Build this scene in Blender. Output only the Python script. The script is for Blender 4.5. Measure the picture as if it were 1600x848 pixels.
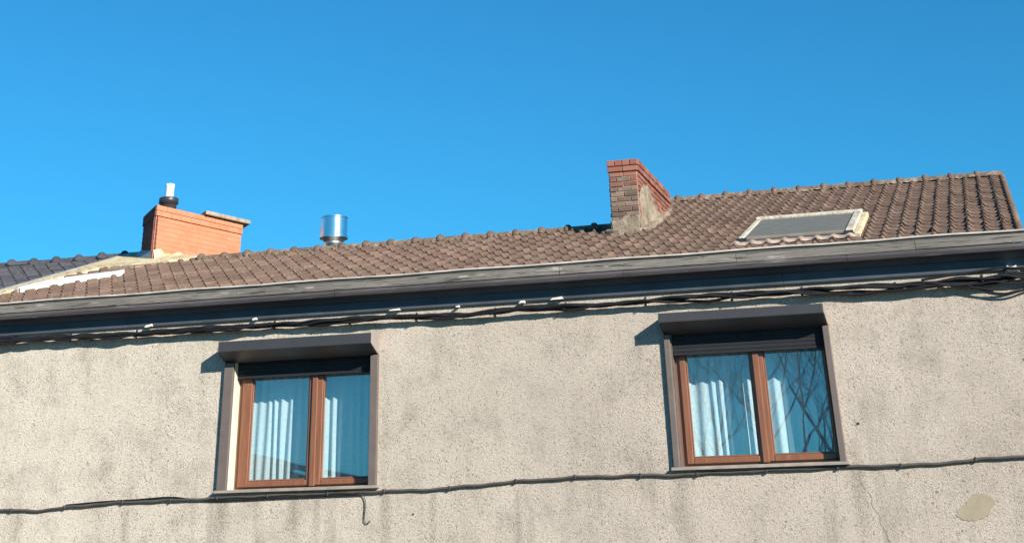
import bpy, math, random
from mathutils import Vector, Matrix
random.seed(7)
for o in list(bpy.data.objects): bpy.data.objects.remove(o)
scn = bpy.context.scene
col = scn.collection

# ------------------------------------------------------------------ camera
cam_data = bpy.data.cameras.new('camera')
cam = bpy.data.objects.new('camera', cam_data); col.objects.link(cam)
RX = Vector((0.9485001858, 0.3166686486, -0.0082682819))
RY = Vector((0.1900527453, -0.5479848547, 0.8146119033))
RZ = Vector((0.2534311573, -0.7742309513, -0.5799474826))
m = Matrix.Identity(4)
for i, v in enumerate((RX, RY, RZ)):
    for r in range(3): m[r][i] = v[r]
m.translation = Vector((0, -20.16, 1.6))
cam.matrix_world = m
cam_data.sensor_fit = 'HORIZONTAL'; cam_data.sensor_width = 36
cam_data.lens = 2365/1600*36
cam_data.shift_x = (800-705)/1600
cam_data.shift_y = -(424+711)/1600
cam_data.clip_end = 5000
scn.camera = cam
CAM = Vector((0, -20.16, 1.6))

# ------------------------------------------------------------------ sky, sun, exposure
TO_SUN = Vector((1.30, -1.0, 0.69)).normalized()
elev = math.asin(TO_SUN.z); azim = math.atan2(TO_SUN.x, TO_SUN.y)
w = bpy.data.worlds.new('World'); scn.world = w; w.use_nodes = True
nt = w.node_tree; bg = nt.nodes['Background']
sky = nt.nodes.new('ShaderNodeTexSky'); sky.sky_type = 'NISHITA'; sky.sun_disc = False
sky.sun_elevation = elev; sky.sun_rotation = azim
sky.altitude = 300; sky.air_density = 1.0; sky.dust_density = 0.0; sky.ozone_density = 4.0
tint = nt.nodes.new('ShaderNodeMix'); tint.data_type = 'RGBA'; tint.blend_type = 'MULTIPLY'; tint.inputs[0].default_value = 1.0
tint.inputs[7].default_value = (0.21, 0.88, 1.08, 1)          # clear deep azure, the same all round
nt.links.new(sky.outputs[0], tint.inputs[6]); nt.links.new(tint.outputs[2], bg.inputs[0]); bg.inputs[1].default_value = 0.075
sd = bpy.data.lights.new('sun', 'SUN'); sd.energy = 5.0; sd.angle = math.radians(0.5); sd.color = (1.0, 0.925, 0.83)
sun = bpy.data.objects.new('sun', sd); col.objects.link(sun)
sun.rotation_euler = TO_SUN.to_track_quat('Z', 'Y').to_euler(); sun.location = (20, -20, 25)
vs = scn.view_settings
vs.view_transform = 'Standard'; vs.look = 'None'; vs.gamma = 1; vs.exposure = 0.80
try: vs.use_curve_mapping = False
except Exception: pass

# ------------------------------------------------------------------ helpers
def empty(name, loc=(0, 0, 0)):
    o = bpy.data.objects.new(name, None); col.objects.link(o); o.location = loc; return o
def tag(o, label=None, cat=None, group=None, kind=None):
    if label: o['label'] = label
    if cat: o['category'] = cat
    if group: o['group'] = group
    if kind: o['kind'] = kind
    return o
class MB:
    def __init__(s): s.v = []; s.f = []; s.smooth = False; s.tint = None
    def add(s, vs_, fs_):
        n = len(s.v); s.v += [tuple(p) for p in vs_]; s.f += [tuple(i+n for i in q) for q in fs_]
    def box(s, x0, x1, y0, y1, z0, z1):
        s.add([(x0,y0,z0),(x1,y0,z0),(x1,y1,z0),(x0,y1,z0),(x0,y0,z1),(x1,y0,z1),(x1,y1,z1),(x0,y1,z1)],
              [(0,3,2,1),(4,5,6,7),(0,1,5,4),(1,2,6,5),(2,3,7,6),(3,0,4,7)])
    def prism(s, poly, axis, a, b):
        """poly of 2D points (CCW) extruded along axis ('x': points are y,z ; 'z': x,y ; 'y': x,z)"""
        n = len(poly)
        def mk(p, t):
            return {'x': (t, p[0], p[1]), 'y': (p[0], t, p[1]), 'z': (p[0], p[1], t)}[axis]
        s.add([mk(p, a) for p in poly]+[mk(p, b) for p in poly],
              [tuple(range(n))[::-1], tuple(range(n, 2*n))]+[(i, (i+1) % n, n+(i+1) % n, n+i) for i in range(n)])
    def tube(s, pts, r, sides=6, caps=True):
        pts = [Vector(p) for p in pts]; n = len(pts); base = len(s.v)
        for i, p in enumerate(pts):
            t = (pts[min(i+1, n-1)]-pts[max(i-1, 0)]).normalized()
            a = t.cross(Vector((0, 0, 1)));
            if a.length < 1e-3: a = t.cross(Vector((1, 0, 0)))
            a.normalize(); b = a.cross(t)
            rr = r[i] if isinstance(r, (list, tuple)) else r
            for k in range(sides):
                an = 2*math.pi*k/sides
                s.v.append(tuple(p+a*math.cos(an)*rr+b*math.sin(an)*rr))
        for i in range(n-1):
            for k in range(sides):
                k2 = (k+1) % sides
                s.f.append((base+i*sides+k, base+i*sides+k2, base+(i+1)*sides+k2, base+(i+1)*sides+k))
        if caps:
            s.f.append(tuple(base+k for k in range(sides))[::-1]); s.f.append(tuple(base+(n-1)*sides+k for k in range(sides)))
    def lathe(s, cx, cy, prof, sides=32):
        base = len(s.v); n = len(prof)
        for r, z in prof:
            for k in range(sides):
                an = 2*math.pi*k/sides; s.v.append((cx+r*math.cos(an), cy+r*math.sin(an), z))
        for i in range(n-1):
            for k in range(sides):
                k2 = (k+1) % sides
                s.f.append((base+i*sides+k, base+i*sides+k2, base+(i+1)*sides+k2, base+(i+1)*sides+k))
    def mesh(s, name):
        me = bpy.data.meshes.new(name); me.from_pydata(s.v, [], s.f)
        if s.smooth:
            for p in me.polygons: p.use_smooth = True
        return me
    def build(s, name, mat, parent=None, bevel=0, segs=1, fix=True):
        me = s.mesh(name); me.materials.append(mat)
        if fix: fixnormals(me)
        return link(name, me, parent, bevel, segs)
import bmesh
def fixnormals(me):
    bm = bmesh.new(); bm.from_mesh(me); bmesh.ops.recalc_face_normals(bm, faces=bm.faces); bm.to_mesh(me); bm.free()
def link(name, me, parent=None, bevel=0, segs=1):
    o = bpy.data.objects.new(name, me); col.objects.link(o)
    if parent: o.parent = parent
    if bevel:
        md = o.modifiers.new('bevel', 'BEVEL'); md.width = bevel; md.segments = segs; md.limit_method = 'ANGLE'
    return o
def catmull(pts, sub=8):
    pts = [Vector(p) for p in pts]; out = []
    for i in range(len(pts)-1):
        p0 = pts[max(i-1, 0)]; p1 = pts[i]; p2 = pts[i+1]; p3 = pts[min(i+2, len(pts)-1)]
        for k in range(sub):
            t = k/sub
            out.append(0.5*((2*p1)+(p2-p0)*t+(2*p0-5*p1+4*p2-p3)*t*t+(3*p1-p0-3*p2+p3)*t**3))
    out.append(pts[-1]); return out

# ------------------------------------------------------------------ materials
class NM:
    def __init__(s, name, rough=0.8, metal=0.0, spec=0.4):
        s.m = bpy.data.materials.new(name); s.m.use_nodes = True; s.t = s.m.node_tree
        s.b = s.t.nodes['Principled BSDF']; s.b.inputs['Roughness'].default_value = rough
        s.b.inputs['Metallic'].default_value = metal; s.b.inputs['Specular IOR Level'].default_value = spec
        s.co = s.t.nodes.new('ShaderNodeTexCoord'); s.pos = s.t.nodes.new('ShaderNodeNewGeometry')
    def n(s, ty, **kw):
        x = s.t.nodes.new(ty)
        for k, v in kw.items(): setattr(x, k, v)
        return x
    def l(s, a, b): s.t.links.new(a, b)
    def noise(s, scale, detail=4, rough=0.6, vec=None, stretch=None):
        x = s.n('ShaderNodeTexNoise'); x.inputs['Scale'].default_value = scale
        x.inputs['Detail'].default_value = detail; x.inputs['Roughness'].default_value = rough
        v = vec or s.pos.outputs['Position']
        if stretch:
            mp = s.n('ShaderNodeMapping'); mp.inputs['Scale'].default_value = stretch; s.l(v, mp.inputs[0]); v = mp.outputs[0]
        s.l(v, x.inputs['Vector']); return x.outputs['Fac']
    def ramp(s, fac, stops):
        x = s.n('ShaderNodeValToRGB'); e = x.color_ramp.elements
        while len(e) < len(stops): e.new(0.5)
        for el, (p, c) in zip(e, stops):
            el.position = p; el.color = (*c, 1) if not isinstance(c, (int, float)) else (c, c, c, 1)
        s.l(fac, x.inputs[0]); return x.outputs[0]
    def mix(s, fac, a, b, mode='MIX'):
        x = s.n('ShaderNodeMix', data_type='RGBA', blend_type=mode)
        for sock, val in ((x.inputs[0], fac), (x.inputs[6], a), (x.inputs[7], b)):
            if isinstance(val, (int, float)): sock.default_value = val
            elif isinstance(val, tuple): sock.default_value = (*val, 1)
            else: s.l(val, sock)
        return x.outputs[2]
    def math(s, op, a, b=0.0, clamp=False):
        x = s.n('ShaderNodeMath', operation=op); x.use_clamp = clamp
        for sock, val in ((x.inputs[0], a), (x.inputs[1], b)):
            if isinstance(val, (int, float)): sock.default_value = val
            else: s.l(val, sock)
        return x.outputs[0]
    def maprange(s, v, a, b, c=0.0, d=1.0):
        x = s.n('ShaderNodeMapRange', interpolation_type='SMOOTHSTEP')
        s.l(v, x.inputs[0])
        for i, q in zip((1, 2, 3, 4), (a, b, c, d)): x.inputs[i].default_value = q
        return x.outputs[0]
    def color(s, c):
        if isinstance(c, tuple): s.b.inputs['Base Color'].default_value = (*c, 1)
        else: s.l(c, s.b.inputs['Base Color'])
    def bump(s, h, strength=0.5, dist=0.01):
        x = s.n('ShaderNodeBump'); x.inputs['Strength'].default_value = strength; x.inputs['Distance'].default_value = dist
        s.l(h, x.inputs['Height']); s.l(x.outputs[0], s.b.inputs['Normal'])
def simple(name, c, rough=0.7, metal=0.0, var=0.25, scale=6, bump=0.0, bscale=60, spec=0.4):
    k = NM(name, rough, metal, spec)
    f = k.noise(scale, 5)
    k.color(k.ramp(f, [(0.3, tuple(x*(1-var) for x in c)), (0.7, tuple(min(1, x*(1+var)) for x in c))]))
    if bump: k.bump(k.noise(bscale, 4), bump, 0.01)
    return k.m

# stucco -------------------------------------------------------------
def make_stucco():
    k = NM('stucco', 0.95, 0, 0.12)
    sep = k.n('ShaderNodeSeparateXYZ'); k.l(k.pos.outputs['Position'], sep.inputs[0])
    big = k.noise(0.45, 5, 0.6); mid = k.noise(2.4, 5, 0.65); fine = k.noise(42, 4, 0.75)
    c = k.ramp(big, [(0.3, (0.475, 0.41, 0.345)), (0.5, (0.545, 0.475, 0.40)), (0.7, (0.60, 0.525, 0.445))])
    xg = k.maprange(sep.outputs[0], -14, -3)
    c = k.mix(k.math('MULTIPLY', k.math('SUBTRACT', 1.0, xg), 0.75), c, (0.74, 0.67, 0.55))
    c = k.mix(k.maprange(mid, 0.45, 0.72, 0, 0.55), c, (0.34, 0.295, 0.24))
    c = k.mix(k.maprange(k.noise(1.3, 6, 0.7), 0.55, 0.75, 0, 0.5), c, (0.62, 0.56, 0.47))
    st = k.noise(1.0, 5, 0.62, stretch=(3.2, 1, 0.5))              # rain streaks, strongest low on the wall
    stm = k.maprange(st, 0.5, 0.75)
    low = k.maprange(sep.outputs[2], 3.4, 2.2)
    c = k.mix(k.math('MULTIPLY', stm, k.math('ADD', k.math('MULTIPLY', low, 0.40), 0.24)), c, (0.28, 0.245, 0.19))
    for (x0, wd, z0, amt) in ((-9.72, 0.17, 2.93, 0.85), (-8.75, 0.13, 2.93, 0.6), (-8.45, 0.08, 2.93, 0.5), (-7.55, 0.12, 2.9, 0.6), (-3.95, 0.16, 3.0, 0.5),
                              (-1.95, 0.15, 3.0, 0.65), (-6.95, 0.07, 2.9, 0.45), (-5.9, 0.05, 2.93, 0.4)):   # dirt runs below sill ends and clips
        dx = k.math('ABSOLUTE', k.math('ADD', sep.outputs[0], -x0))
        g = k.maprange(dx, wd, 0.0)
        dz = k.math('SUBTRACT', z0, sep.outputs[2])
        g = k.math('MULTIPLY', g, k.math('MULTIPLY', k.maprange(dz, 0.0, 0.06), k.maprange(dz, 1.0, 0.1)))
        g = k.math('MULTIPLY', g, k.maprange(fine, 0.30, 0.62)); g = k.math('MULTIPLY', g, amt)
        c = k.mix(g, c, (0.18, 0.16, 0.125))
    rot = k.n('ShaderNodeMapping'); rot.inputs['Rotation'].default_value = (0.6, 0.5, 0.7); k.l(k.pos.outputs['Position'], rot.inputs[0]); rv = rot.outputs[0]
    fine = k.noise(48, 4, 0.75, vec=rv)
    # rough-cast: lumps, with a darker tone in the pits between them
    lump = k.noise(44, 4, 0.7, vec=rv); lump.node.inputs['Distortion'].default_value = 1.2
    amount = k.maprange(k.noise(0.8, 3), 0.3, 0.65, 0.5, 1.0)
    pit = k.maprange(lump, 0.47, 0.36)
    c = k.mix(k.math('MULTIPLY', k.math('MULTIPLY', pit, 0.9), amount), c, (0.16, 0.135, 0.105))
    c = k.mix(k.maprange(fine, 0.48, 0.30, 0, 0.35), c, (0.30, 0.26, 0.205))
    c = k.mix(k.maprange(lump, 0.58, 0.72, 0, 0.25), c, (0.70, 0.64, 0.54))
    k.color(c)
    h = k.math('ADD', k.math('MULTIPLY', lump, 1.0), k.math('MULTIPLY', k.noise(100, 4, 0.8, vec=rv), 0.4))
    h = k.math('ADD', h, k.math('MULTIPLY', k.noise(4, 3), 0.5))
    k.bump(h, 1.0, 0.022)
    return k.m
M_stucco = make_stucco()
def make_tile(name, cols, lichen, attr):
    k = NM(name, 0.85, 0, 0.25)
    if attr:
        a = k.n('ShaderNodeAttribute', attribute_name='tint'); rnd = a.outputs['Fac']
    else:
        a = k.n('ShaderNodeObjectInfo'); rnd = a.outputs['Random']
    c = k.ramp(rnd, [(0.0, cols[0]), (0.45, cols[1]), (0.8, cols[2]), (1.0, cols[3])])
    c = k.mix(k.maprange(k.noise(0.9, 4), 0.42, 0.68, 0, 0.5), c, cols[4])
    c = k.mix(k.maprange(k.noise(11, 5, 0.75), 0.54, 0.66, 0, 0.6), c, lichen)
    c = k.mix(k.maprange(k.noise(1.1, 5, 0.75), 0.5, 0.72, 0, 0.55), c, tuple(x*0.55 for x in cols[1]))
    c = k.mix(k.maprange(k.noise(40, 3, 0.7), 0.52, 0.35, 0, 0.4), c, tuple(x*0.45 for x in cols[0]))
    k.color(c); k.bump(k.noise(60, 4, 0.7), 0.5, 0.008)
    return k.m
brown = [(0.112, 0.072, 0.053), (0.145, 0.095, 0.071), (0.17, 0.113, 0.086), (0.21, 0.135, 0.098), (0.138, 0.102, 0.073)]
M_tile = make_tile('roof_tile', brown, (0.27, 0.205, 0.15), False)
M_tile_a = make_tile('roof_tile_joined', brown, (0.27, 0.205, 0.15), True)
dark = [(0.048, 0.050, 0.060), (0.062, 0.064, 0.075), (0.075, 0.076, 0.088), (0.09, 0.09, 0.10), (0.066, 0.064, 0.07)]
M_dtile = make_tile('dark_roof_tile', dark, (0.14, 0.13, 0.12), False)
M_dtile_a = make_tile('dark_roof_tile_joined', dark, (0.14, 0.13, 0.12), True)
M_deck = simple('roof_underlay', (0.05, 0.035, 0.03), 0.95)
def make_brick(name, cols, soot, amt):
    k = NM(name, 0.9, 0, 0.2); a = k.n('ShaderNodeObjectInfo')
    c = k.ramp(a.outputs['Random'], [(0.0, cols[0]), (0.5, cols[1]), (1.0, cols[2])])
    c = k.mix(k.maprange(k.noise(9, 5, 0.7), 0.45, 0.7, 0, amt), c, soot)
    c = k.mix(k.maprange(k.noise(50, 3), 0.5, 0.7, 0, 0.3), c, tuple(x*0.6 for x in cols[0]))
    k.color(c); k.bump(k.noise(70, 4), 0.5, 0.006); return k.m
M_brick_red = make_brick('brick_red', [(0.18, 0.068, 0.048), (0.25, 0.095, 0.066), (0.32, 0.14, 0.10)], (0.20, 0.14, 0.11), 0.85)
M_brick_sooty = make_brick('brick_sooty', [(0.12, 0.082, 0.064), (0.185, 0.125, 0.098), (0.25, 0.17, 0.13)], (0.24, 0.20, 0.15), 0.7)
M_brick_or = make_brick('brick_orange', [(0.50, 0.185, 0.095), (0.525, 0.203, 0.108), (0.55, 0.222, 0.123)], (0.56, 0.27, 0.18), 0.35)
M_brick_shade_or = make_brick('brick_orange_shade', [(0.085, 0.042, 0.042), (0.10, 0.048, 0.048), (0.12, 0.055, 0.052)], (0.07, 0.05, 0.055), 0.5)  # orange brick with the left face's shade put into the colour
M_mortar = simple('mortar', (0.37, 0.31, 0.24), 0.95, var=0.3, scale=14, bump=0.5)
M_mortar_or = simple('mortar_orange', (0.47, 0.185, 0.105), 0.95, var=0.2, scale=14, bump=0.5)
def make_cement(name, c1, c2, c3):
    k = NM(name, 0.95, 0, 0.15)
    c = k.ramp(k.noise(4, 6, 0.7), [(0.32, c1), (0.5, c2), (0.66, c3)])
    c = k.mix(k.maprange(k.noise(22, 4, 0.7), 0.56, 0.7, 0, 0.6), c, tuple(x*0.4 for x in c1))
    k.color(c); k.bump(k.noise(16, 6, 0.7), 0.9, 0.03); return k.m
M_cement = make_cement('cement_grey', (0.17, 0.135, 0.10), (0.28, 0.23, 0.17), (0.40, 0.34, 0.255))
M_ridge_mortar = make_cement('ridge_mortar', (0.11, 0.08, 0.06), (0.19, 0.145, 0.11), (0.30, 0.245, 0.19))
M_cement_y = make_cement('cement_cream', (0.40, 0.32, 0.18), (0.60, 0.50, 0.31), (0.72, 0.64, 0.44))
M_white_sheet = simple('white_flashing', (0.76, 0.70, 0.68), 0.5, var=0.1, scale=8, bump=0.15, bscale=20)
M_lead = simple('lead_flashing', (0.36, 0.37, 0.37), 0.55, 0.3, var=0.25, scale=7, bump=0.3, bscale=15)
# cornice
def make_weathered(name, base, dk, lt, purple=None):
    k = NM(name, 0.75, 0, 0.3)
    f = k.noise(1.0, 8, 0.75, stretch=(2.6, 8, 60))
    c = k.ramp(f, [(0.32, dk), (0.46, base), (0.56, base), (0.72, lt)])
    g = k.noise(0.5, 4, 0.6, stretch=(1.5, 1, 3))
    c = k.mix(k.maprange(g, 0.45, 0.65, 0, 0.6), c, tuple(x*0.62 for x in base))
    p = k.noise(1.0, 6, 0.65, stretch=(1.9, 4, 34))
    c = k.mix(k.maprange(p, 0.55, 0.62, 0, 0.85), c, dk)
    c = k.mix(k.maprange(k.noise(1.0, 3, 0.5, stretch=(2.2, 4, 16)), 0.62, 0.70, 0, 0.8), c, lt)
    k.color(c); k.bump(f, 0.5, 0.012); return k.m
M_fascia = make_weathered('weathered_grey_paint', (0.19, 0.175, 0.155), (0.035, 0.032, 0.030), (0.40, 0.375, 0.33))
M_mould = make_weathered('faded_purple_paint', (0.088, 0.078, 0.082), (0.045, 0.042, 0.046), (0.17, 0.155, 0.15))
M_frieze = simple('anthracite_paint', (0.060, 0.072, 0.088), 0.5, var=0.25, scale=2.5)
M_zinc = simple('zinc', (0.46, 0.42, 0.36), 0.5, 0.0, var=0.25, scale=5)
M_zinc_dark = simple('zinc_shaded_side', (0.08, 0.08, 0.075), 0.7, 0.2, var=0.3, scale=5)  # gutter zinc with the shade below its lip put into the colour
# windows
M_box = simple('shutter_box_paint', (0.045, 0.046, 0.049), 0.45, var=0.08, scale=3)
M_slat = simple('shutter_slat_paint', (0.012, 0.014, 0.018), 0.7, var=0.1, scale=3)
M_boxcap = simple('shutter_box_cap', (0.27, 0.23, 0.21), 0.55, var=0.08)
M_rail = simple('guide_rail_taupe', (0.135, 0.108, 0.095), 0.5, var=0.1)
M_sill = simple('sill_stone', (0.26, 0.225, 0.19), 0.8, var=0.2, scale=9, bump=0.3)
M_reveal = simple('cream_reveal', (0.62, 0.56, 0.43), 0.8, var=0.06)
def make_wood():
    k = NM('brown_wood_grain', 0.30, 0, 0.5)
    f = k.noise(1.0, 5, 0.65, stretch=(60, 60, 3))
    k.color(k.ramp(f, [(0.3, (0.150, 0.062, 0.034)), (0.55, (0.21, 0.090, 0.049)), (0.75, (0.26, 0.118, 0.066))])); k.bump(f, 0.15, 0.003); return k.m
M_wood = make_wood()
def make_glass(name, base, refl, tint):
    mt = bpy.data.materials.new(name); mt.use_nodes = True; t = mt.node_tree
    for nd in list(t.nodes): t.nodes.remove(nd)
    out = t.nodes.new('ShaderNodeOutputMaterial'); mx = t.nodes.new('ShaderNodeMixShader')
    tr = t.nodes.new('ShaderNodeBsdfTransparent'); tr.inputs[0].default_value = (*tint, 1)
    gl = t.nodes.new('ShaderNodeBsdfGlossy'); gl.inputs['Roughness'].default_value = 0.0; gl.inputs[0].default_value = (*refl, 1)
    fr = t.nodes.new('ShaderNodeLayerWeight'); fr.inputs[0].default_value = 0.3
    ma = t.nodes.new('ShaderNodeMath'); ma.operation = 'MULTIPLY_ADD'; ma.inputs[1].default_value = 0.25; ma.inputs[2].default_value = base; ma.use_clamp = True
    t.links.new(fr.outputs['Facing'], ma.inputs[0]); t.links.new(ma.outputs[0], mx.inputs[0])
    t.links.new(tr.outputs[0], mx.inputs[1]); t.links.new(gl.outputs[0], mx.inputs[2])
    nz = t.nodes.new('ShaderNodeTexNoise'); nz.inputs['Scale'].default_value = 1.4; nz.inputs['Detail'].default_value = 1
    ge = t.nodes.new('ShaderNodeNewGeometry'); t.links.new(ge.outputs['Position'], nz.inputs['Vector'])
    bp = t.nodes.new('ShaderNodeBump'); bp.inputs['Strength'].default_value = 0.05; bp.inputs['Distance'].default_value = 0.02
    t.links.new(nz.outputs['Fac'], bp.inputs['Height']); t.links.new(bp.outputs[0], gl.inputs['Normal'])
    t.links.new(mx.outputs[0], out.inputs[0]); return mt
M_glass = make_glass('window_glass', 0.26, (0.95, 0.98, 1.0), (0.80, 0.90, 0.92))
def make_curtain():
    k = NM('net_curtain', 0.9, 0, 0.1)
    k.color(k.ramp(k.noise(30, 3), [(0.3, (0.62, 0.66, 0.66)), (0.7, (0.76, 0.80, 0.80))])); return k.m
M_curtain = make_curtain()
M_room = simple('room_paint', (0.22, 0.21, 0.20), 0.9)
M_steel = simple('polished_steel', (0.80, 0.81, 0.82), 0.20, 1.0, var=0.08, scale=5)
M_steel_dull = simple('galvanised_steel', (0.62, 0.63, 0.62), 0.38, 1.0, var=0.15, scale=9)
M_pot = simple('black_flue_collar', (0.028, 0.033, 0.04), 0.4, 0.0, var=0.2, spec=0.6)
M_glare_pipe = simple('steel_flue_glare', (0.82, 0.82, 0.80), 0.25, 0.0, var=0.05)  # steel pipe, its overexposed glare put in as a white colour
M_slab = simple('concrete_slab', (0.33, 0.27, 0.21), 0.9, var=0.3, scale=8, bump=0.4)
M_skyframe = make_cement('weathered_cream_frame', (0.34, 0.29, 0.22), (0.52, 0.47, 0.38), (0.64, 0.59, 0.49))
M_apron = simple('dirty_lead_apron', (0.34, 0.27, 0.22), 0.8, var=0.3, scale=9)
M_skysash = simple('grey_brown_sash', (0.19, 0.165, 0.135), 0.6, 0.0, var=0.2)
def make_skyglass():
    k = NM('dusty_skylight_glass', 0.5, 0, 0.15)
    k.color(k.ramp(k.noise(7, 5), [(0.3, (0.13, 0.13, 0.105)), (0.7, (0.175, 0.17, 0.14))])); return k.m
M_skyglass = make_skyglass()
M_skyblind = simple('skylight_blind', (0.2, 0.2, 0.18), 0.9)
M_cable = simple('black_cable', (0.012, 0.012, 0.014), 0.6, var=0.3, scale=5, spec=0.3)
M_cable_g = simple('grey_brown_cable', (0.075, 0.066, 0.055), 0.55, var=0.3, scale=5)
M_clip = simple('cable_clip', (0.05, 0.05, 0.05), 0.5, 0.3)
M_patch = simple('olive_mortar_patch', (0.30, 0.255, 0.18), 0.9, var=0.1, scale=8, bump=0.2)
M_crack = simple('crack_dirt', (0.17, 0.145, 0.115), 0.95)
M_chip = simple('white_plaster_chip', (0.78, 0.74, 0.68), 0.9, var=0.06)
# street side
M_asphalt = simple('asphalt', (0.05, 0.05, 0.052), 0.9, var=0.2, scale=3, bump=0.4)
M_pave = simple('pavement_slabs', (0.17, 0.165, 0.16), 0.9, var=0.15, scale=3)
M_kerb = simple('kerb_stone', (0.33, 0.32, 0.30), 0.9, var=0.15)
M_ground = simple('grass_and_earth', (0.06, 0.08, 0.035), 0.95, var=0.4, scale=0.3)
M_bark = simple('bark', (0.055, 0.045, 0.036), 0.95, var=0.3, scale=9, bump=0.5)
M_far_wall = simple('far_brick_wall', (0.20, 0.11, 0.08), 0.9, var=0.2, scale=3)
M_far_roof = simple('far_slate_roof', (0.045, 0.05, 0.055), 0.7, var=0.2, scale=3)
M_white = simple('white_paint', (0.75, 0.75, 0.73), 0.6, var=0.05)

# ------------------------------------------------------------------ roof frame
PITCH = math.radians(17.0)
P0 = Vector((0, -0.14, 5.226)); S = Vector((0, math.cos(PITCH), math.sin(PITCH))); N = Vector((0, -math.sin(PITCH), math.cos(PITCH)))
def roof(x, s, h=0.0): return Vector((x, P0.y, P0.z))+S*s+N*h
TW, TL = 0.2, 0.35
XR = 0.305                                   # right verge
XL = -14.05                                  # left verge (party line)
S_LOW, S_HIGH, S_NEI = 3.64, 6.98, 5.55      # ridges: left part, right part, neighbour
X_STEP = -5.30

# ------------------------------------------------------------------ setting
g = MB(); g.add([(-600, -600, -0.16), (600, -600, -0.16), (600, 600, -0.16), (-600, 600, -0.16)], [(0, 1, 2, 3)])
tag(g.build('ground', M_ground), kind='structure')
g = MB(); g.add([(-300, -17.5, -0.13), (300, -17.5, -0.13), (300, -2.2, -0.13), (-300, -2.2, -0.13)], [(0, 1, 2, 3)])
tag(g.build('road', M_asphalt), kind='structure')
g = MB(); g.box(-300, 300, -2.05, 0.05, -0.3, 0.0); tag(g.build('pavement', M_pave), kind='structure')
g = MB(); g.box(-300, 300, -2.2, -2.054, -0.3, 0.006); tag(g.build('kerb', M_kerb), kind='structure')
g = MB(); g.box(-300, 300, -22.5, -17.65, -0.3, 0.0); tag(g.build('pavement', M_pave), kind='structure')
g = MB(); g.box(-300, 300, -17.646, -17.5, -0.3, 0.006); tag(g.build('kerb', M_kerb), kind='structure')

# ------------------------------------------------------------------ the house
house = empty('terraced_house', (-7, 3, 0))
tag(house, 'rendered cream house with brown tiled roof, two brown windows and skylight', 'house')
def HP(o):                                   # parent keeping world coordinates
    o.parent = house; o.matrix_parent_inverse = Matrix.Translation((-7, 3, 0)).inverted(); return o
def hpart(mb, name, mat, bevel=0, segs=1): return HP(mb.build(name, mat, None, bevel, segs))

O1 = (-9.665, -7.70, 2.972, 4.50); O2 = (-3.925, -2.07, 3.042, 4.52)
WL, WR = -14.2, 0.30
xs = [WL, O1[0], O1[1], O2[0], O2[1], WR]
wm = MB(); TH = 0.32
def wq(x0, x1, z0, z1): wm.add([(x0, 0, z0), (x1, 0, z0), (x1, 0, z1), (x0, 0, z1)], [(0, 1, 2, 3)]); wm.add([(x0, TH, z0), (x1, TH, z0), (x1, TH, z1), (x0, TH, z1)], [(3, 2, 1, 0)])
ZT = 5.0
for i in range(5):
    if i == 1: wq(xs[1], xs[2], 0, O1[2]); wq(xs[1], xs[2], O1[3], ZT)
    elif i == 3: wq(xs[3], xs[4], 0, O2[2]); wq(xs[3], xs[4], O2[3], ZT)
    else: wq(xs[i], xs[i+1], 0, ZT)
for O in (O1, O2):                            # reveals
    x0, x1, z0, z1 = O
    wm.add([(x0,0,z0),(x0,TH,z0),(x0,TH,z1),(x0,0,z1)], [(0,1,2,3)]); wm.add([(x1,0,z0),(x1,0,z1),(x1,TH,z1),(x1,TH,z0)], [(0,1,2,3)])
    wm.add([(x0,0,z0),(x1,0,z0),(x1,TH,z0),(x0,TH,z0)], [(0,1,2,3)]); wm.add([(x0,0,z1),(x0,TH,z1),(x1,TH,z1),(x1,0,z1)], [(0,1,2,3)])
# gable at the right end, back wall, party wall
yb = 14.3
zr = roof(0, S_HIGH).z-0.04; yr = roof(0, S_HIGH).y
wm.add([(WR,0,0),(WR,yb,0),(WR,yb,5.0),(WR,yr,zr-0.05),(WR,0,5.0)], [(0,1,2,3,4)])
wm.add([(WL,0,0),(WL,yb,0),(WL,yb,5.0),(WL,roof(0,S_LOW).y,roof(0,S_LOW).z-0.08),(WL,0,5.0)], [(4,3,2,1,0)])
wm.add([(WL,yb,0),(WR,yb,0),(WR,yb,5.0),(WL,yb,5.0)], [(3,2,1,0)])
wall = HP(link('wall', wm.mesh('wall'))); wall.data.materials.append(M_stucco)
# floors inside so the rooms are closed and dark
g = MB(); g.box(WL+.02, WR-.02, TH+.002, yb-.05, 2.30, 2.40); hpart(g, 'upper_floor', M_room)
g = MB(); g.box(WL+.02, WR-.02, TH+.002, yb-.05, 4.82, 4.88); hpart(g, 'ceiling', M_room)
g = MB(); g.box(WL+.02, WR-.02, 4.2, 4.3, 2.402, 4.818); hpart(g, 'room_wall', M_room)
g = MB(); g.box(-6.1, -6.0, TH+.003, 4.198, 2.402, 4.818); hpart(g, 'room_wall', M_room)
# mortar patch and small marks on the wall
def blob(pts, jit=0.012, sub=5):
    pts = [Vector((p[0], p[1], 0)) for p in pts]+[Vector((pts[0][0], pts[0][1], 0))]
    out = []
    for i in range(len(pts)-1):
        a, b = pts[i], pts[i+1]
        for k in range(sub):
            q = a.lerp(b, k/sub); out.append((q.x+random.uniform(-jit, jit), q.y+random.uniform(-jit, jit)))
    return out
pp = blob([p.xy for p in catmull([(-.945,2.55,0),(-.86,2.595,0),(-.80,2.64,0),(-.73,2.69,0),(-.66,2.695,0),(-.56,2.655,0),(-.535,2.61,0),(-.60,2.545,0),(-.62,2.50,0),(-.74,2.458,0),(-.87,2.455,0),(-.95,2.49,0),(-.945,2.55,0)], 4)[:-1]], .007, 2)
g = MB(); g.prism(pp, 'y', -0.005, 0.01); po = g.build('mortar_patch', M_patch, wall); po['label'] = 'smooth olive mortar patch on the render'
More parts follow.
